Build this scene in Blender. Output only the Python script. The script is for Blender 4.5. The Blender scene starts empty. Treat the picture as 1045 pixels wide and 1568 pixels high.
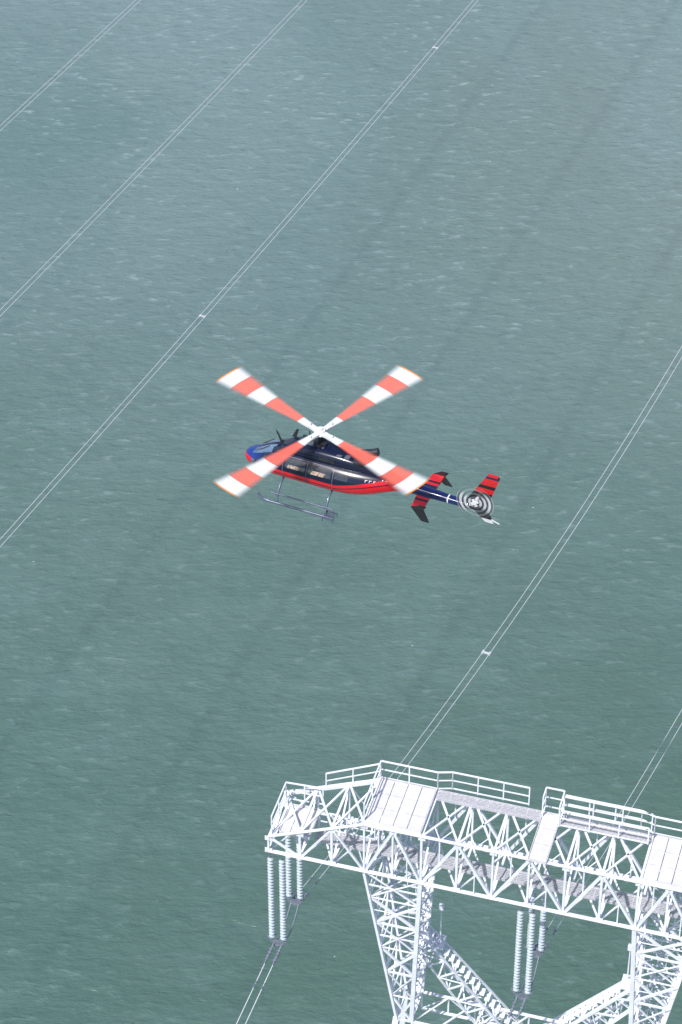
import bpy, math, random
from mathutils import Vector, Matrix, noise as mnoise
random.seed(4)
R=math.radians
scene=bpy.context.scene

# ------------------------------------------------------------------ helpers
class MB:
    def __init__(s): s.v=[];s.f=[];s.m=[];s.sm=[]
    def add(s,vs,fs,mi=0,smooth=False):
        o=len(s.v); s.v+= [tuple(x) for x in vs]
        for f in fs:
            s.f.append(tuple(i+o for i in f)); s.m.append(mi); s.sm.append(smooth)
    def box(s,c,d,mi=0,rot=None):
        vs=[]
        for x in(-.5,.5):
            for y in(-.5,.5):
                for z in(-.5,.5):
                    p=Vector((x*d[0],y*d[1],z*d[2]))
                    if rot: p=rot@p
                    vs.append(Vector(c)+p)
        s.add(vs,[(0,1,3,2),(4,6,7,5),(0,4,5,1),(2,3,7,6),(0,2,6,4),(1,5,7,3)],mi)
    def frame(s,p,q,up=None):
        d=(q-p).normalized()
        a=Vector(up) if up else (Vector((0,0,1)) if abs(d.z)<.95 else Vector((1,0,0)))
        x=d.cross(a).normalized(); y=x.cross(d).normalized()
        return d,x,y
    def angle(s,p,q,w,mi=0,flip=1):   # steel angle section
        p=Vector(p);q=Vector(q); d,x,y=s.frame(p,q)
        x=x*flip
        t=w*.14
        pr=[(0,0),(w,0),(w,t),(t,t),(t,w),(0,w)]
        vs=[]
        for b in(p,q):
            for (a,c) in pr: vs.append(b+x*(a-w*.35)-y*(c-w*.35))
        fs=[(i,(i+1)%6,(i+1)%6+6,i+6) for i in range(6)]
        fs+= [(0,1,2,3),(0,3,4,5),(6,9,8,7),(6,11,10,9)]
        s.add(vs,fs,mi)
    def bar(s,p,q,w,h=None,mi=0):
        p=Vector(p);q=Vector(q); d,x,y=s.frame(p,q); h=h or w
        vs=[b+x*a*w/2+y*c*h/2 for b in(p,q) for a,c in((-1,-1),(1,-1),(1,1),(-1,1))]
        s.add(vs,[(0,1,5,4),(1,2,6,5),(2,3,7,6),(3,0,4,7),(3,2,1,0),(4,5,6,7)],mi)
    def tube(s,pts,r,n=8,mi=0,cap=True):
        pts=[Vector(p) for p in pts]; vs=[]
        rs=r if isinstance(r,(list,tuple)) else [r]*len(pts)
        for i,p in enumerate(pts):
            a=pts[max(0,i-1)]; b=pts[min(len(pts)-1,i+1)]
            d,x,y=s.frame(a,b)
            for k in range(n):
                t=2*math.pi*k/n; vs.append(p+(x*math.cos(t)+y*math.sin(t))*rs[i])
        fs=[(i*n+k,i*n+(k+1)%n,(i+1)*n+(k+1)%n,(i+1)*n+k) for i in range(len(pts)-1) for k in range(n)]
        s.add(vs,fs,mi,True)
        if cap:
            s.add(vs[:n],[tuple(range(n))[::-1]],mi); s.add(vs[-n:],[tuple(range(n))],mi)
    def grid(s,P,mi=0,smooth=True,closed=False):
        nu=len(P);nv=len(P[0]); vs=[p for r in P for p in r]
        fs=[]
        for i in range(nu-1):
            for j in range(nv if closed else nv-1):
                fs.append((i*nv+j,i*nv+(j+1)%nv,(i+1)*nv+(j+1)%nv,(i+1)*nv+j))
        s.add(vs,fs,mi,smooth)
    def prism(s,outline,n,t,mi=0):
        n=Vector(n).normalized(); k=len(outline)
        vs=[Vector(p)+n*t/2 for p in outline]+[Vector(p)-n*t/2 for p in outline]
        fs=[tuple(range(k)),tuple(range(2*k-1,k-1,-1))]+[(i,i+k,(i+1)%k+k,(i+1)%k) for i in range(k)]
        s.add(vs,fs,mi)
    def build(s,name,mats,parent=None,loc=None,rot=None):
        me=bpy.data.meshes.new(name); me.from_pydata(s.v,[],s.f)
        for m in (mats if isinstance(mats,list) else [mats]): me.materials.append(m)
        me.polygons.foreach_set('material_index',s.m); me.polygons.foreach_set('use_smooth',s.sm)
        me.update()
        o=bpy.data.objects.new(name,me); scene.collection.objects.link(o)
        if parent: o.parent=parent
        if loc: o.location=loc
        if rot: o.rotation_euler=rot
        return o
def empty(name,loc,rz=0,rx=0,ry=0):
    o=bpy.data.objects.new(name,None); scene.collection.objects.link(o)
    o.location=loc; o.rotation_euler=(rx,ry,rz); o.empty_display_size=.5
    return o

class N:
    def __init__(s,mat):
        s.t=mat.node_tree; s.n=s.t.nodes; s.l=s.t.links
    def new(s,t,**k):
        n=s.n.new(t)
        for a,b in k.items(): setattr(n,a,b)
        return n
    def link(s,a,b): s.l.new(a,b)
    def val(s,x,sock):
        if isinstance(x,(int,float)): sock.default_value=x
        elif isinstance(x,(tuple,list)): sock.default_value=x
        else: s.l.new(x,sock)
    def math(s,op,a,b=0,c=None,clamp=False):
        n=s.new('ShaderNodeMath',operation=op,use_clamp=clamp)
        s.val(a,n.inputs[0]); s.val(b,n.inputs[1])
        if c is not None: s.val(c,n.inputs[2])
        return n.outputs[0]
    def mix(s,f,a,b):
        n=s.new('ShaderNodeMix',data_type='RGBA')
        s.val(f,n.inputs[0]); 
        for x,i in((a,6),(b,7)):
            if isinstance(x,(tuple,list)) and len(x)==3: x=(*x,1)
            s.val(x,n.inputs[i])
        return n.outputs[2]
    def smooth(s,x,a,b):
        n=s.new('ShaderNodeMapRange',interpolation_type='SMOOTHSTEP')
        s.val(x,n.inputs[0]); n.inputs[1].default_value=a; n.inputs[2].default_value=b
        return n.outputs[0]
    def noise(s,vec,scale,detail=3,rough=.5,dist=0):
        n=s.new('ShaderNodeTexNoise'); s.l.new(vec,n.inputs['Vector'])
        n.inputs['Scale'].default_value=scale;n.inputs['Detail'].default_value=detail
        n.inputs['Roughness'].default_value=rough;n.inputs['Distortion'].default_value=dist
        return n.outputs['Fac']
    def mapping(s,vec,rot=(0,0,0),scale=(1,1,1),loc=(0,0,0)):
        n=s.new('ShaderNodeMapping'); s.l.new(vec,n.inputs[0])
        n.inputs['Rotation'].default_value=rot;n.inputs['Scale'].default_value=scale;n.inputs['Location'].default_value=loc
        return n.outputs[0]
def newmat(name):
    m=bpy.data.materials.new(name); m.use_nodes=True
    return m,N(m),m.node_tree.nodes['Principled BSDF']
def simple(name,col,rough=.5,metal=0,var=.12,vs=6,coat=0,spec=.5):
    m,n,b=newmat(name)
    tc=n.new('ShaderNodeTexCoord').outputs['Object']
    f=n.noise(tc,vs,4,.6)
    f=n.smooth(f,.35,.7)
    dark=tuple(c*(1-var*2) for c in col)
    n.link(n.mix(f,dark,col),b.inputs['Base Color'])
    b.inputs['Roughness'].default_value=rough;b.inputs['Metallic'].default_value=metal
    b.inputs['Coat Weight'].default_value=coat
    b.inputs['Coat Roughness'].default_value=.05
    b.inputs['Specular IOR Level'].default_value=spec
    return m

M_white=simple('white_painted_steel',(.80,.83,.90),.5,0,.07,1.1)
M_plate=simple('platform_plate',(.70,.69,.73),.6,0,.08,2.2)
M_grate=simple('walkway_grating',(.55,.55,.60),.7,0,.12,9)
M_galv=simple('galvanised_steel',(.28,.32,.40),.45,.4,.15,5)
M_wire=simple('aluminium_conductor',(.66,.68,.71),.45,.2,.06,2)
M_insul=simple('insulator_glass',(.52,.59,.64),.18,0,.1,8,.4)
M_conc=simple('concrete',(.35,.34,.32),.9,0,.2,1)
M_rock=simple('wet_rock',(.15,.13,.12),.7,0,.3,2)

# ------------------------------------------------------------------ world, sun
SE=R(54); 
sd=Vector((-.48,-.60,0)).normalized()*math.cos(SE); sd.z=math.sin(SE)
w=bpy.data.worlds.new("World"); scene.world=w; w.use_nodes=True
nt=w.node_tree
sky=nt.nodes.new('ShaderNodeTexSky'); sky.sky_type='NISHITA'; sky.sun_disc=False
sky.sun_elevation=SE; sky.sun_rotation=math.atan2(sd.x,sd.y)
sky.dust_density=1.5
nt.links.new(sky.outputs[0],nt.nodes['Background'].inputs[0])
nt.nodes['Background'].inputs[1].default_value=.145
L=bpy.data.lights.new('sun','SUN'); L.energy=4.8; L.angle=R(1.3); L.color=(1,.96,.91)
so=bpy.data.objects.new('sun',L); scene.collection.objects.link(so)
so.rotation_euler=sd.to_track_quat('Z','Y').to_euler(); so.location=(-60,-60,260)
scene.view_settings.view_transform='Standard'; scene.view_settings.look='None'; scene.view_settings.exposure=0

# ------------------------------------------------------------------ camera
cd=bpy.data.cameras.new('camera'); cam=bpy.data.objects.new('camera',cd); scene.collection.objects.link(cam)
cam.location=(0,0,190); cam.rotation_euler=(R(90-39.6),0,0)
cd.sensor_fit='VERTICAL'; cd.sensor_height=36; cd.sensor_width=24; cd.lens=100; cd.clip_end=30000; cd.clip_start=1
scene.camera=cam

# ------------------------------------------------------------------ water
m,n,b=newmat('estuary_water')
tc=n.new('ShaderNodeTexCoord').outputs['Object']
sx=n.new('ShaderNodeSeparateXYZ'); n.link(tc,sx.inputs[0]); WX,WY=sx.outputs[0],sx.outputs[1]
big=n.noise(n.mapping(tc,(0,0,R(-24)),(1,.45,1)),.02,4,.55,.4)
big2=n.noise(n.mapping(tc,(0,0,R(10)),(1,1,1),(40,13,0)),.009,3,.5)
mot=n.noise(n.mapping(tc,(0,0,R(-8)),(.5,1,1)),.13,5,.65)
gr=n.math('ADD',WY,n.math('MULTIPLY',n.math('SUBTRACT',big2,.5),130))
base=n.mix(n.smooth(gr,160,335),(.072,.130,.109),(.158,.222,.232))  # base colour lightens with distance: haze and sky sheen painted into the water
base=n.mix(n.math('MULTIPLY',n.smooth(big,.38,.66),.5),base,(.070,.140,.136))
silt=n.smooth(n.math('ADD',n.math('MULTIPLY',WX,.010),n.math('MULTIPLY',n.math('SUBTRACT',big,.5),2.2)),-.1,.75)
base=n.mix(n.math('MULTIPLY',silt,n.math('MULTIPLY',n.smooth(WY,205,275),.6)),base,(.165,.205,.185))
base=n.mix(n.math('MULTIPLY',n.smooth(mot,.42,.72),.24),base,(.148,.222,.222))
wv=n.mapping(tc,(0,0,R(-20)),(.42,1,1))
w1=n.noise(wv,1.15,3,.6,.25)
w2=n.noise(n.mapping(tc,(0,0,R(6)),(.5,1,1)),2.8,3,.6,.2)
w3=n.noise(n.mapping(tc,(0,0,R(-24)),(.6,1,1)),.36,2,.5)
h=n.math('ADD',n.math('MULTIPLY',w1,.27),n.math('ADD',n.math('MULTIPLY',w2,.075),n.math('MULTIPLY',w3,.34)))
bp=n.new('ShaderNodeBump'); bp.inputs['Strength'].default_value=1; bp.inputs['Distance'].default_value=1.0
n.link(h,bp.inputs['Height']); n.link(bp.outputs[0],b.inputs['Normal'])
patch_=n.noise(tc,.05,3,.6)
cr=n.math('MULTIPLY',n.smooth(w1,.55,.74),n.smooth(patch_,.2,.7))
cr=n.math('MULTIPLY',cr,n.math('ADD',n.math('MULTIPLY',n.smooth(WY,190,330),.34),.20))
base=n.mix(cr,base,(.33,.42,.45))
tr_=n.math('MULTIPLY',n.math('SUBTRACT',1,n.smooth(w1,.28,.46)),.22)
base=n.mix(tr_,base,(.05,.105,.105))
fo=n.noise(n.mapping(tc,(0,0,R(5)),(.6,1,1)),.9,3,.75,.3)
fo=n.math('MULTIPLY',n.smooth(fo,.73,.78),n.smooth(n.noise(tc,.045,2,.5),.48,.6))
base=n.mix(n.math('MULTIPLY',fo,.8),base,(.70,.74,.76))
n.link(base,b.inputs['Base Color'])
b.inputs['Roughness'].default_value=.26; b.inputs['IOR'].default_value=1.33
M_water=m
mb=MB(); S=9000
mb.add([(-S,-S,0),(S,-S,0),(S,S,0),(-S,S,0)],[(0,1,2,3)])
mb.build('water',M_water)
# low rock shoal breaking the surface
mb=MB(); P=[]
for i in range(61):
    row=[]
    for j in range(25):
        x=(i/60-.5)*20; y=(j/24-.5)*7
        e=1-(abs(x)/10)**3-(abs(y)/3.5)**2
        z=-.35+.7*max(e,-.6)+mnoise.noise(Vector((x*.7,y*.9,3)))*.4+mnoise.noise(Vector((x*2.2,y*2.4,1)))*.22
        row.append(Vector((x,y,z)))
    P.append(row)
mb.grid(P,0,False); mb.build('rock_shoal',M_rock,None,(-20,157.2,0),(0,0,R(4)))

# ------------------------------------------------------------------ transmission tower
A=Vector((-3.35,91.68,93.75)); TZ=R(-16.2)
tower=empty('transmission_tower',A,TZ)
lat=MB()
H=3.05; V=2.95; UM=12.3
fl=[1]
def ang(p,q,w=.1):
    fl[0]*=-1; lat.angle(p,q,w,0,fl[0])
def lerp(a,b,t): return Vector(a)*(1-t)+Vector(b)*t
def face_panel(a,b,c,d,w=.085,sub=True):
    a,b,c,d=map(Vector,(a,b,c,d))
    ang(a,c,w); ang(b,d,w)
    if sub:
        m0=(a+b+c+d)/4
        ang((a+b)/2,lerp(a,m0,.5),w*.6); ang((a+b)/2,lerp(b,m0,.5),w*.6)
def htop(u):
    d=min(u,2*UM-u)
    return H if d>=4.6 else .95+(H-.95)*(d/4.6)
st=[0,1.53,3.06,4.6,5.95,7.3,8.97,10.63,12.3]
st=st+[2*UM-x for x in st[-2::-1]]
for i in range(len(st)-1):
    u0,u1=st[i],st[i+1]; h0,h1=htop(u0),htop(u1)
    for v in (0,V):
        lat.angle((u0,v,0),(u1,v,0),.21,0,1 if v==0 else -1)
        lat.angle((u0,v,h0),(u1,v,h1),.17,0,1 if v==0 else -1)
        if 4.6<=u0<20:
            if i%2: ang((u0,v,0),(u1,v,h1),.12)
            else: ang((u0,v,h0),(u1,v,0),.12)
            um=(u0+u1)/2
            ang((um,v,h0/2),(um,v,0 if not i%2 else h0),.06)
        else:
            if i%2: ang((u0,v,0),(u1,v,h1),.09)
            else: ang((u0,v,h0),(u1,v,0),.09)
    face_panel((u0,0,0),(u1,0,0),(u1,V,0),(u0,V,0),.08,False)
    face_panel((u0,0,h0),(u1,0,h1),(u1,V,h1),(u0,V,h0),.09,4.6<=u0<20)
for i,u in enumerate(st):
    hh=htop(u)
    for v in(0,V): ang((u,v,0),(u,v,hh),.11)
    ang((u,0,0),(u,V,0),.11); ang((u,0,hh),(u,V,hh),.11)
    ang((u,0,0),(u,V,hh),.075)
    if i%2: ang((u,V,0),(u,0,hh),.075)
    for v in(-.03,V+.03):
        lat.box((u,v,.08),(.36,.02,.3)); lat.box((u,v,hh-.08),(.34,.02,.28))
def column(f):
    Hb=-10.2; np_=6
    top=[(4.6,0),(7.3,0),(7.3,V),(4.6,V)]; bot=[(6.2,.35),(6.95,.35),(6.95,2.3),(6.2,2.3)]
    def P(k,t):
        a=top[k];c=bot[k]; return Vector((f(a[0]*(1-t)+c[0]*t),a[1]*(1-t)+c[1]*t,Hb*t))
    for k in range(4):
        lat.angle(P(k,0),P(k,1),.2,0,1 if k in(0,3) else -1)
        k2=(k+1)%4
        for i in range(np_):
            t0,t1=i/np_,(i+1)/np_
            a,b_,c,d=P(k,t0),P(k2,t0),P(k2,t1),P(k,t1)
            ang(a,c,.1); ang(b_,d,.1); ang(d,c,.09)
            if i<3:
                mm=(a+b_+c+d)/4
                ang((a+d)/2,mm,.06); ang((b_+c)/2,mm,.06)
    for i in range(1,np_+1):
        t=i/np_; ang(P(0,t),P(2,t),.07)
    q0=Vector((f(6.75),2.2,-5.9)); q1=Vector((UM,2.2,-13.2))
    dirv=(q1-q0).normalized(); nn=Vector((-dirv.z,0,dirv.x)); wv=Vector((0,1,0))
    if nn.z<0: nn=-nn
    def Q(t,a,c):
        wd=.42+.25*t
        return q0.lerp(q1,t)+nn*a*wd+wv*c*wd
    nb=11
    cs=[(-1,-1),(1,-1),(1,1),(-1,1)]
    for a,c in cs: lat.angle(Q(0,a,c),Q(.96,a,c),.14)
    for i in range(nb-1):
        t0,t1=i/nb,(i+1)/nb
        for k in range(4):
            x,y=cs[k],cs[(k+1)%4]
            if i%2: ang(Q(t0,*x),Q(t1,*y),.075)
            else: ang(Q(t0,*y),Q(t1,*x),.075)
            ang(Q(t1,*x),Q(t1,*y),.07)
        for j in (0,.5):
            c=Q(t0+j/nb,1.0,0)+Vector((0,0,.12))
            lat.box(c,(.24,.45,.04))
    for i in range(26):
        t=i/26; p=P(3,t).lerp(P(2,t),.5)
        lat.bar(p+Vector((-.2,.12,0)),p+Vector((.2,.12,0)),.03)
    for s2 in(-.2,.2):
        lat.bar(P(3,0).lerp(P(2,0),.5)+Vector((s2,.12,0)),P(3,1).lerp(P(2,1),.5)+Vector((s2,.12,0)),.045)
    lat.tube([(f(7.75),2.4,-6.4),(f(7.75),2.4,-4.0)],[.045,.03],6)
    lat.box((f(7.75),2.4,-3.95),(.22,.22,.3))
    lat.box((f(7.5),2.3,-6.3),(1.0,.9,.06))
    return [P(k,1) for k in range(4)]
c1=column(lambda u:u); c2=column(lambda u:2*UM-u)
dn=Vector((0,0,-1.2)); nseg=8
for k in (1,2):
    a=c1[k];b_=c2[k]
    lat.angle(a,b_,.18); lat.angle(a+dn,b_+dn,.18)
    for i in range(nseg):
        p=a.lerp(b_,i/nseg); q=a.lerp(b_,(i+1)/nseg)
        ang(p,q+dn,.08) if i%2 else ang(p+dn,q,.08)
        ang(p,p+dn,.08)
for i in range(nseg):
    p=c1[1].lerp(c2[1],i/nseg);q=c1[2].lerp(c2[2],(i+1)/nseg); ang(p,q,.08)
ztop=-10.2; zb=-A.z+2.2
T4=[(6.2,.35),(18.4,.35),(18.4,2.3),(6.2,2.3)]; B4=[(-1,-10),(25.6,-10),(25.6,13),(-1,13)]
def LP(k,t):
    a=T4[k];c=B4[k]; return Vector((a[0]*(1-t)+c[0]*t,a[1]*(1-t)+c[1]*t,ztop*(1-t)+zb*t))
nl=9
for k in range(4):
    lat.angle(LP(k,0),LP(k,1),.32)
    for i in range(1,nl):
        a,b_,c,d=LP(k,i/nl),LP((k+1)%4,i/nl),LP((k+1)%4,(i+1)/nl),LP(k,(i+1)/nl)
        ang(a,c,.18);ang(b_,d,.18);ang(d,c,.16)
lat.build('lattice_frame',M_white,tower)
fd=MB()
for k in range(4):
    p=LP(k,1); fd.box((p.x,p.y,zb-1.6),(5,5,3.2)); fd.box((p.x,p.y,zb+.2),(1.6,1.6,.5))
fd.build('foundation_piers',M_conc,tower)

pf=MB()
def plate(u0,u1,v0,v1,h,nu,nv):
    g=.035
    for i in range(nu):
        for j in range(nv):
            a=u0+(u1-u0)*i/nu; c=u0+(u1-u0)*(i+1)/nu; e=v0+(v1-v0)*j/nv; f_=v0+(v1-v0)*(j+1)/nv
            pf.box(((a+c)/2,(e+f_)/2,h+random.uniform(-.006,.006)),(c-a-g,f_-e-g,.05))
    for j in range(nv+1):
        v=v0+(v1-v0)*j/nv; pf.box(((u0+u1)/2,v,h-.09),(u1-u0,.07,.1))
    pf.box((u0-.02,(v0+v1)/2,h-.03),(.03,v1-v0+.05,.18)); pf.box((u1+.02,(v0+v1)/2,h-.03),(.03,v1-v0+.05,.18))
    pf.box(((u0+u1)/2,v0-.04,h-.03),(u1-u0+.05,.03,.18)); pf.box(((u0+u1)/2,v1+.04,h-.03),(u1-u0+.05,.03,.18))
for f in (lambda a,b_:(a,b_), lambda a,b_:(2*UM-b_,2*UM-a)):
    a,b_=f(4.6,7.2); plate(a,b_,.1,V-.05,H+.16,4,3)
    a,b_=f(.45,1.85); plate(a,b_,.35,2.1,1.1,3,1)
plate(UM-.05,UM+.75,-.1,V-.1,H+.16,1,3)
pf.build('work_platforms',M_plate,tower)
wk=MB()
def walkway(u0,u1,v0,v1,h):   # open bar grating
    k=int((v1-v0)/.09)
    for i in range(k+1):
        v=v0+(v1-v0)*i/k; wk.box(((u0+u1)/2,v,h),(u1-u0,.045,.04))
    u=u0
    while u<u1: wk.box((u,(v0+v1)/2,h+.001),(.05,v1-v0,.03)); u+=.6
    for v in(v0-.03,v1+.03): wk.box(((u0+u1)/2,v,h),(u1-u0,.04,.16))
walkway(7.35,UM-.1,2.4,2.85,H+.14); walkway(UM+.8,17.25,2.4,2.85,H+.14)
walkway(1.9,22.6,1.15,1.75,.16)
wk.build('walkway_grating',M_grate,tower)
rl=MB()
def rail(pts,hr=1.1,step=1.25):
    pts=[Vector(p) for p in pts]
    for a,b_ in zip(pts,pts[1:]):
        n_=max(1,round((b_-a).length/step))
        for i in range(n_+1):
            p=a.lerp(b_,i/n_); rl.bar(p,p+Vector((0,0,hr)),.055)
        for z,w_ in((hr,.06),(hr*.52,.045),(.06,.05)):
            rl.bar(a+Vector((0,0,z)),b_+Vector((0,0,z)),w_)
for mir in(0,1):
    g=(lambda u:2*UM-u) if mir else (lambda u:u)
    rail([(g(4.55),.1,H+.15),(g(4.55),V,H+.15),(g(7.25),V,H+.15),(g(7.9),V+.2,H+.15),(g(11.5),V+.2,H+.15)],1.1)
    rail([(g(.1),.2,1.0),(g(.1),2.5,1.0),(g(1.9),2.5,1.1)],1.1,1.2)
    rail([(g(1.9),V+.05,1.7),(g(4.5),V+.05,H)],1.0,1.3)
    rail([(g(1.9),1.8,.25),(g(4.6),1.8,.25)],1.0,1.35)
rail([(UM-.05,2.6,H+.15),(UM-.05,V+.3,H+.15),(UM+.8,V+.3,H+.15),(UM+.8,2.2,H+.15)],1.25,.9)
rail([(UM+.85,V+.1,H+.15),(17.2,V+.1,H+.15)],1.1,1.25)
rail([(UM+.85,2.25,H+.15),(17.2,2.25,H+.15)],1.0,1.25)
rl.build('guard_rails',M_white,tower)

ins=MB(); hw=MB()
def string(u,v,z0,z1):
    n_=int((z0-z1)/.2); prof=[]
    for i in range(n_):
        z=z0-(z0-z1)*i/n_; dz=(z0-z1)/n_
        prof+= [(.055,z),(.065,z-dz*.25),(.155,z-dz*.5),(.16,z-dz*.62),(.07,z-dz*.72)]
    k=12
    P=[[Vector((u+r*math.cos(2*math.pi*j/k),v+r*math.sin(2*math.pi*j/k),z)) for j in range(k)] for r,z in prof]
    ins.grid(P,0,True,True)
    hw.tube([(u,v,z0+.45),(u,v,z0)],.03,6); hw.tube([(u,v,z1),(u,v,z1-.3)],.03,6)
def tor(c,R_,r,mb_):
    pts=[Vector(c)+Vector((R_*math.cos(t),R_*math.sin(t)*.6,0)) for t in [2*math.pi*i/16 for i in range(17)]]
    mb_.tube(pts,r,5,cap=False)
wdir=Vector((.394,.919,0)); wl=Matrix.Rotation(-TZ,3,'Z')@wdir
ZY=-6.35
for uc in (.35,UM+.0,2*UM-.35):
    for v in(0.0,2.75):
        for du in(-.28,.28): string(uc+du,v,-.4,-5.85)
        hw.box((uc,v,-.02),(.8,.12,.1))
        hw.prism([Vector((uc-.42,v,ZY+.3)),Vector((uc+.42,v,ZY+.3)),Vector((uc+.25,v,ZY)),Vector((uc-.25,v,ZY))],(0,1,0),.05)
        tor((uc-.28,v,-5.8),.24,.022,hw); tor((uc+.28,v,-5.8),.24,.022,hw)
    for v,sg in((0,-1),(2.75,1)):
        for du in(-.2,.2):
            p=Vector((uc+du,v,ZY+.05)); q=p+wl*sg*1.1+Vector((0,0,-.3))
            hw.tube([p,q],[.05,.05],6)
            for k in range(4):
                c=p.lerp(q,.3+k*.16); c2_=p.lerp(q,.36+k*.16); hw.tube([c,c2_],.1,8)
            r_=p+wl*sg*2.2+Vector((0,0,-.62)); hw.tube([r_-wl*.2,r_-wl*.06],.05,6); hw.tube([r_+wl*.06,r_+wl*.2],.05,6); hw.tube([r_-wl*.2,r_+wl*.2],.015,5)
        hw.bar((uc-.22,v,ZY-.05),(uc+.22,v,ZY-.05),.08)
ins.build('insulator_strings',M_insul,tower); hw.build('insulator_hardware',M_galv,tower)

# ------------------------------------------------------------------ conductors
perp=Vector((.919,-.394,0))
def conductor(name,fz,P0,t0,t1,step,sep,r,spacers):
    mb=MB(); P0=Vector(P0)
    c=int((t1-t0)/step)
    for s_ in ((-.5,.5)):
        pts=[]
        for i in range(c+1):
            t=t0+(t1-t0)*i/c
            p=P0+wdir*t+perp*sep*s_; p.z=P0.z+fz(t); pts.append(p)
        mb.tube(pts,r,6)
    for t in spacers:
        p=P0+wdir*t; p.z=P0.z+fz(t)
        mb.bar(p-perp*(sep*.5+.05),p+perp*(sep*.5+.05),.09)
        for s_ in(-.5,.5):
            mb.tube([p+perp*sep*s_-wdir*.14,p+perp*sep*s_+wdir*.14],.07,6)
    return mb.build(name,M_wire)
def zfar(t):
    if t<72: return -.2687*t+.00186*t*t
    return -.2687*72+.00186*72*72+.00035*(t-72)**2
RT=Matrix.Rotation(TZ,3,'Z')
for uc in (.35,UM,2*UM-.35):
    P=A+RT@Vector((uc,2.75,ZY))
    conductor('power_line',zfar,P,0,330,3,.4,.025,[26.5,70,120])
    P=A+RT@Vector((uc,0,ZY))
    conductor('power_line',lambda t:-.27*(-t)+.0009*t*t,P,-150,0,3,.4,.025,[-45])
    a=A+RT@Vector((uc,0,ZY)); b_=A+RT@Vector((uc,2.75,ZY)); mb=MB()
    for s_ in(-.5,.5):
        pts=[a.lerp(b_,i/10)+perp*.4*s_+Vector((0,0,-.5*math.sin(math.pi*i/10))) for i in range(11)]
        mb.tube(pts,.035,6)
    mb.build('jumper_cable',M_galv)
fl_=lambda t:-.05*t+.00012*t*t
conductor('power_line',lambda t:-.06*t+.00018*t*t,(-11.2,187.3,55.6),-170,260,4,.44,.030,[0,-42,51])
conductor('power_line',fl_,(-16.8,216.8,52),-170,260,4,.46,.030,[-47,45])
conductor('power_line',fl_,(-26,236,50),-170,260,4,.46,.030,[-60,70])

# ------------------------------------------------------------------ helicopter
HUB=(-.84,91.85,118.26)
heli=empty('helicopter',HUB,R(156))
KEYS=[(3.44,-2.08,-2.16,.04),(3.38,-1.98,-2.26,.18),(3.24,-1.86,-2.34,.34),(3.0,-1.74,-2.40,.5),(2.6,-1.53,-2.44,.67),(2.2,-1.30,-2.46,.78),(1.8,-1.15,-2.47,.84),(1.3,-1.08,-2.47,.87),(.4,-1.05,-2.47,.88),
(-.8,-1.05,-2.47,.87),(-1.6,-1.08,-2.42,.82),(-2.4,-1.15,-2.24,.66),(-3.1,-1.24,-1.98,.44),(-3.7,-1.31,-1.80,.28),(-5.2,-1.42,-1.78,.2),(-7.0,-1.54,-1.76,.13),(-7.5,-1.6,-1.7,.05)]
COWL=[(1.75,-1.16,-1.3,.3),(1.5,-.98,-1.3,.42),(1.1,-.80,-1.3,.5),(.4,-.64,-1.3,.54),(-.6,-.60,-1.3,.54),(-1.5,-.66,-1.3,.5),(-2.2,-.82,-1.3,.42),(-2.9,-1.02,-1.35,.3),(-3.6,-1.3,-1.5,.12)]
def samp(K,x):
    if x>=K[0][0]: return K[0][1:]
    if x<=K[-1][0]: return K[-1][1:]
    for i in range(len(K)-1):
        if K[i][0]>=x>=K[i+1][0]:
            t=(K[i][0]-x)/(K[i][0]-K[i+1][0])
            p0=K[max(0,i-1)];p1=K[i];p2=K[i+1];p3=K[min(len(K)-1,i+2)]
            out=[]
            for j in(1,2,3):
                m1=(p2[j]-p0[j])/(p0[0]-p2[0] if p0[0]!=p2[0] else 1)*(p1[0]-p2[0])
                m2=(p3[j]-p1[j])/(p1[0]-p3[0])*(p1[0]-p2[0])
                out.append((2*t**3-3*t*t+1)*p1[j]+(t**3-2*t*t+t)*m1+(-2*t**3+3*t*t)*p2[j]+(t**3-t*t)*m2)
            return out
def surf(K,x,th,off=0,n_=2.7):
    zt,zb_,hw_=samp(K,x)
    if hw_<.01: hw_=.01
    c,s_=math.cos(th),math.sin(th); zc=(zt+zb_)/2; hh=(zt-zb_)/2+off; hw_+=off
    y=hw_*math.copysign(abs(c)**(2/n_),c); z=zc+hh*math.copysign(abs(s_)**(2/n_),s_)
    if K is KEYS and x>-3 and z>zc: y*=1-.26*((z-zc)/max(hh,.01))**1.6
    return Vector((x,y,z))
def loft(mb,K,x0,x1,nx,nt,mi=0):
    P=[[surf(K,x0+(x1-x0)*i/nx,2*math.pi*j/nt) for j in range(nt)] for i in range(nx+1)]
    mb.grid(P,mi,True,True)
    mb.add(P[0],[tuple(range(nt))],mi);mb.add(P[-1],[tuple(range(nt))[::-1]],mi)
m,n,b=newmat('helicopter_livery')
tc=n.new('ShaderNodeTexCoord').outputs['Object']
sx=n.new('ShaderNodeSeparateXYZ'); n.link(tc,sx.inputs[0]); X,Y,Z=sx.outputs
navy=(.007,.011,.036); red=(.62,.012,.022); white=(.75,.75,.78); blue=(.012,.04,.23)
nz=n.math('MULTIPLY',n.math('SUBTRACT',n.noise(tc,3,2,.5),.5),.004)
col=n.mix(n.smooth(X,2.1,3.0),navy,blue)
line=n.math('ADD',Z,n.math('MULTIPLY',n.math('MINIMUM',n.math('ADD',X,1.0),0),.26))
line=n.math('ADD',line,n.math('MULTIPLY',n.math('MAXIMUM',n.math('SUBTRACT',X,2.0),0),.10))
line=n.math('ADD',line,nz)
def lt(a,v): return n.math('LESS_THAN',a,v)
def gt(a,v): return n.math('GREATER_THAN',a,v)
body=gt(X,-4.2)
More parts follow.
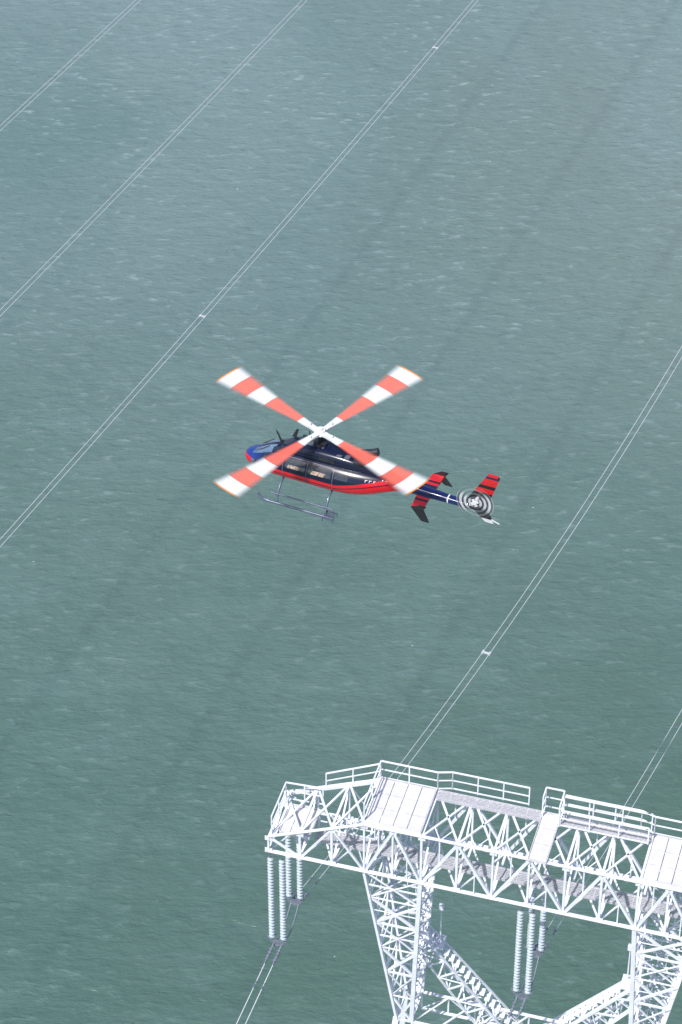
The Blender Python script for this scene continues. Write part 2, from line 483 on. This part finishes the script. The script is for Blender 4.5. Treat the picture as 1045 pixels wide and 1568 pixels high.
col=n.mix(n.math('MULTIPLY',lt(line,-1.84),body),col,red)
bl_=n.math('MULTIPLY',n.math('MULTIPLY',lt(line,-2.00),gt(line,-2.05)),n.math('MULTIPLY',body,lt(X,2.6)))
col=n.mix(bl_,col,navy)
bb=n.math('MULTIPLY',lt(X,-4.2),gt(X,-6.3)); col=n.mix(bb,col,(.010,.022,.10))
bs=n.math('MULTIPLY',lt(X,-5.70),gt(X,-5.75)); col=n.mix(bs,col,white)  # thin white band paints a small highlight onto the tail boom
n.link(col,b.inputs['Base Color'])
b.inputs['Roughness'].default_value=.22; b.inputs['Coat Weight'].default_value=.3; b.inputs['Coat Roughness'].default_value=.04; b.inputs['Specular IOR Level'].default_value=.3
M_liv=m
M_black=simple('black_paint',(.012,.013,.018),.3,0,.1,4,.4)
M_navy=simple('navy_paint',(.010,.016,.06),.25,0,.1,4,.7)
M_red=simple('red_paint',(.62,.015,.02),.3,0,.08,4,.5)
M_gw=simple('grey_white_paint',(.72,.73,.76),.4,0,.08,4)
M_dark=simple('dark_steel',(.07,.075,.09),.4,.6,.2,8)
M_skid=simple('skid_paint',(.13,.16,.24),.35,.2,.15,6,.3)
M_glass=simple('window_glass',(.03,.04,.055),.04,0,.25,5,.6,.7)
M_wind=simple('windshield_glass',(.15,.23,.36),.05,0,.3,1.6,1,.9)
M_beige=simple('cabin_trim',(.55,.42,.33),.7,0,.35,12)
M_line=simple('panel_gap',(.12,.13,.17),.4,0,.1,5)

fb=MB(); loft(fb,KEYS,3.44,-7.5,150,56); loft(fb,COWL,1.75,-3.6,70,40)
fb.build('fuselage',M_liv,heli)
gl=MB()
def patch(mb,K,xa,xb,tha,thb,off,mi,nx=14,ny=12,skew=0):
    P=[]
    for i in range(nx+1):
        row=[]
        for j in range(ny+1):
            v=j/ny; x=xa+(xb-xa)*i/nx+skew*v
            row.append(surf(K,x,tha+(thb-tha)*v,off))
        P.append(row)
    mb.grid(P,mi,True)
for sg in (0,1):
    F=(lambda d:R(d)) if sg==0 else (lambda d:R(180-d))
    patch(gl,KEYS,2.98,2.0,F(48),F(86),.012,1,skew=-.12)
    patch(gl,KEYS,2.55,1.45,F(8),F(38),.012,0,skew=-.25)
    patch(gl,KEYS,1.25,.35,F(7),F(38),.012,0)
    patch(gl,KEYS,.22,-.8,F(7),F(38),.012,0)
    patch(gl,KEYS,-.95,-1.55,F(12),F(33),.012,0)
    patch(gl,KEYS,2.95,2.6,F(-12),F(14),.012,1)
    patch(gl,KEYS,1.15,.62,F(8),F(18),.02,2,skew=-.06)
    patch(gl,KEYS,.08,-.5,F(8),F(19),.02,2,skew=-.08)
    patch(gl,KEYS,2.0,1.6,F(55),F(75),.012,0)
    for x in(1.36,.285,-.88): patch(gl,KEYS,x,x-.025,F(-30),F(42),.008,3,2,20)
    patch(gl,KEYS,2.3,-.88,F(43),F(44.5),.008,3,20,2)
for i,(x,l) in enumerate([(-2.25,.10),(-2.42,.10),(-2.6,.08)]):
    for F in ((lambda d:R(d)),(lambda d:R(180-d))):
        patch(gl,KEYS,x,x-.025,F(20),F(28),.012,4,2,6); patch(gl,KEYS,x,x-l,F(27),F(29.5),.013,4,3,3)
gl.build('windows_and_doors',[M_glass,M_wind,M_beige,M_line,M_gw],heli)

dt=MB()
for y in(-.34,.34):
    dt.tube([(-1.7,y,-.78),(-2.15,y*1.15,-.66),(-2.4,y*1.3,-.58)],[.15,.16,.17],14)
    dt.box((.75,y*1.35,-.92),(.5,.12,.22)); dt.box((-.5,y*1.55,-.9),(.7,.06,.2))
dt.tube([(1.75,0,-1.1),(1.95,0,-.62),(2.02,0,-.5)],[.05,.035,.01],6)
dt.tube([(2.9,.25,-1.75),(2.2,.25,-1.22)],.018,5); dt.tube([(2.9,-.25,-1.75),(2.2,-.25,-1.22)],.018,5)
dt.prism([Vector((1.25,-.35,-.92)),Vector((1.45,-.35,-.92)),Vector((1.25,-.38,-.5)),Vector((1.15,-.38,-.5))],(0,1,0),.03)
dt.box((2.6,.86,-1.75),(.07,.2,.14)); dt.tube([(2.55,.65,-1.85),(2.6,.8,-1.78)],.015,5)
dt.build('intakes_exhausts_antennas',M_dark,heli)
wp=MB(); wp.box((.2,0,-.60),(.9,.5,.05)); 
for x in (-1.0,-1.35): wp.box((x,.3,-.66),(.22,.25,.03)); wp.box((x,-.3,-.66),(.22,.25,.03))
wp.build('cowling_vents',M_line,heli)

sk=MB()
for sy in(1,-1):
    y=1.27*sy
    sk.tube([(-1.15,y,-3.28),(1.8,y,-3.28),(2.05,y,-3.24),(2.22,y,-3.14),(2.3,y,-3.0)],.055,10)
    sk.tube([(-1.1,y*.93,-2.86),(1.75,y*.93,-2.86)],.035,8)
    for x in(1.45,-.75):
        sk.tube([(x,.45*sy,-2.42),(x,.8*sy,-2.52),(x,1.08*sy,-2.82),(x,1.24*sy,-3.18),(x,y,-3.28)],.05,8)
    for k in range(5): sk.bar((-.8-.09*k,y-.2,-3.12),(-.8-.09*k,y+.28,-3.12),.03)
    for yy in(y-.2,y+.04,y+.28): sk.bar((-.76,yy,-3.12),(-1.22,yy,-3.12),.04); 
    for yy in(y-.2,y+.28):
        for xx in(-.76,-1.22): sk.bar((xx,yy,-3.3),(xx,yy,-3.1),.035)
sk.tube([(1.45,-.5,-2.43),(1.45,.5,-2.43)],.05,8); sk.tube([(-.75,-.5,-2.43),(-.75,.5,-2.43)],.05,8)
sk.build('landing_skids',M_skid,heli)

ts=MB()
def wing(y0,y1,xl0,xt0,xl1,xt1,z,mi):
    P=[Vector((xl0,y0,z)),Vector((xt0,y0,z)),Vector((xt1,y1,z)),Vector((xl1,y1,z))]
    ts.prism(P,(0,0,1),.07,mi)
SX=.30; SZ=-1.55
for s_ in(1,-1):
    for a,c,mi in [(.1,.42,0),(.42,.58,1),(.58,.70,2),(.70,1.14,1)]:
        wing(s_*a,s_*c,-4.72-.12*a+SX,-5.34-.02*a+SX,-4.72-.12*c+SX,-5.34-.02*c+SX,SZ,mi)
    y=1.16*s_
    ts.prism([Vector((-4.84+SX,y,SZ)),Vector((-5.38+SX,y,SZ)),Vector((-5.52+SX,y+.04*s_,SZ+.2)),Vector((-5.2+SX,y+.04*s_,SZ+.2))],(0,1,0),.05,2)
    ts.prism([Vector((-5.38+SX,y,SZ)),Vector((-4.84+SX,y,SZ)),Vector((-5.35+SX,y+.1*s_,SZ-.5)),Vector((-5.68+SX,y+.1*s_,SZ-.5))],(0,1,0),.05,2)
def fin(x0l,x0t,z0,x1l,x1t,z1,bands,th=.09):
    for a,c,mi in bands:
        L_=lambda t:(x0l+(x1l-x0l)*t,x0t+(x1t-x0t)*t,z0+(z1-z0)*t)
        p=L_(a);q=L_(c)
        ts.prism([Vector((p[0],0,p[2])),Vector((p[1],0,p[2])),Vector((q[1],0,q[2])),Vector((q[0],0,q[2]))],(0,1,0),th,mi)
fin(-6.35,-7.35,-1.6,-7.35,-7.9,.12,[(0,.48,2),(.48,.62,1),(.62,.72,2),(.72,.93,1),(.93,1,0)])
fin(-6.75,-7.4,-1.7,-7.35,-7.7,-2.25,[(0,.7,2),(.7,1,3)])
ts.tube([(-7.2,0,-1.95),(-7.95,0,-2.22)],.025,6,3)
ts.box((-7.6,0,.16),(.45,.12,.06),1)
ts.build('tail_fin_and_stabiliser',[M_navy,M_red,M_black,M_gw],heli)

rot=empty('main_rotor',(0,0,0),R(-156)); rot.parent=heli
m,n,b=newmat('spinning_blade')
tc=n.new('ShaderNodeTexCoord').outputs['Object']
sx=n.new('ShaderNodeSeparateXYZ'); n.link(tc,sx.inputs[0]); X,Y,Z=sx.outputs
rr=n.math('DIVIDE',n.math('SQRT',n.math('ADD',n.math('MULTIPLY',X,X),n.math('MULTIPLY',Y,Y))),5.485)
wh=(.80,.80,.82,1); rd=(.80,.16,.11,1)
def g2(v): return n.smooth(rr,v-.004,v+.004)
c=n.mix(g2(.21),wh,rd); c=n.mix(g2(.53),c,wh); c=n.mix(g2(.70),c,rd); c=n.mix(g2(.855),c,wh); c=n.mix(g2(.985),c,(.75,.28,.05,1))
n.link(c,b.inputs['Base Color']); b.inputs['Roughness'].default_value=.5
an=n.math('ABSOLUTE',n.math('ARCTAN2',Y,X))
hwid=n.math('ADD',n.math('DIVIDE',.018,n.math('MAXIMUM',rr,.05)),.140)
e=n.math('DIVIDE',an,hwid)
al=n.math('SUBTRACT',1,n.smooth(e,.45,1.0))
al=n.math('MULTIPLY',al,.80)
n.link(al,b.inputs['Alpha'])
M_blade=m
bl=MB(); P=[]
for i in range(41):
    r_=.35+(5.485-.35)*i/40
    hwd=.018/(r_/5.485)+.140
    P.append([Vector((r_*math.cos(a),r_*math.sin(a),.05+.10*(r_/5.485)**2)) for a in [hwd*(j/8-1) for j in range(17)]])
bl.grid(P,0,True)
for k in range(4):
    o=bl.build('blade_%d'%(k+1),M_blade,rot) if k==0 else bpy.data.objects.new('blade_%d'%(k+1),o.data)
    if k: scene.collection.objects.link(o); o.parent=rot
    o.rotation_euler=(0,0,R(46+90*k))
hb=MB()
for k in range(4):
    a=R(46+90*k); d=Vector((math.cos(a),math.sin(a),0)); q=Vector((-d.y,d.x,0))
    hb.prism([d*.1+q*.14,d*.55+q*.1,d*1.0+q*.13,d*1.25+q*.1,d*1.25-q*.1,d*1.0-q*.13,d*.55-q*.1,d*.1-q*.14],(0,0,1),.1,0)
    hb.tube([d*.42+q*.22+Vector((0,0,-.05)),d*.34+q*.2+Vector((0,0,-.55))],.025,6,1)
    hb.box(tuple(d*.62+Vector((0,0,.09))),(.12,.12,.08),0)
hb.tube([(0,0,-.6),(0,0,.1)],.1,14,1); hb.tube([(0,0,-.06),(0,0,.14)],[.26,.2],18,0); hb.tube([(0,0,-.6),(0,0,-.5)],.3,18,1); hb.tube([(0,0,.14),(0,0,.2)],.1,12,0)
hb.build('rotor_hub',[M_gw,M_dark],rot)

tr=empty('tail_rotor',(-7.0,.36,-1.12)); tr.parent=heli
m,n,b=newmat('spinning_tail_rotor')
tc=n.new('ShaderNodeTexCoord').outputs['Object']
sx=n.new('ShaderNodeSeparateXYZ'); n.link(tc,sx.inputs[0]); X,Y,Z=sx.outputs
rr=n.math('SQRT',n.math('ADD',n.math('MULTIPLY',X,X),n.math('MULTIPLY',Z,Z)))
band=n.smooth(n.math('SINE',n.math('MULTIPLY',rr,32.0)),-.5,.3)
n.link(n.mix(band,(.07,.07,.09,1),(.66,.68,.72,1)),b.inputs['Base Color'])
aa=n.math('ARCTAN2',Z,X)
f=n.math('ADD',n.math('MULTIPLY',n.math('COSINE',n.math('ADD',n.math('MULTIPLY',aa,2),.3)),.5),.5)
f=n.smooth(f,.3,.9)
ed=n.math('SUBTRACT',1,n.smooth(rr,.76,.83))
n.link(n.math('MULTIPLY',n.math('ADD',n.math('MULTIPLY',f,.58),.12),ed),b.inputs['Alpha'])
M_tr=m
tb=MB()
P=[[Vector((r_*math.cos(t),0,r_*math.sin(t))) for t in [2*math.pi*j/48 for j in range(48)]] for r_ in [.1+.73*i/12 for i in range(13)]]
tb.grid(P,0,True,True); tb.build('tail_rotor_blades',M_tr,tr)
th_=MB(); th_.tube([(0,-.34,0),(0,.08,0)],[.07,.09],12); th_.box((0,.03,0),(.34,.06,.12),0,Matrix.Rotation(R(35),3,'Y')); th_.box((0,.03,0),(.34,.055,.11),0,Matrix.Rotation(R(120),3,'Y'))
th_.build('tail_rotor_hub',M_gw,tr)
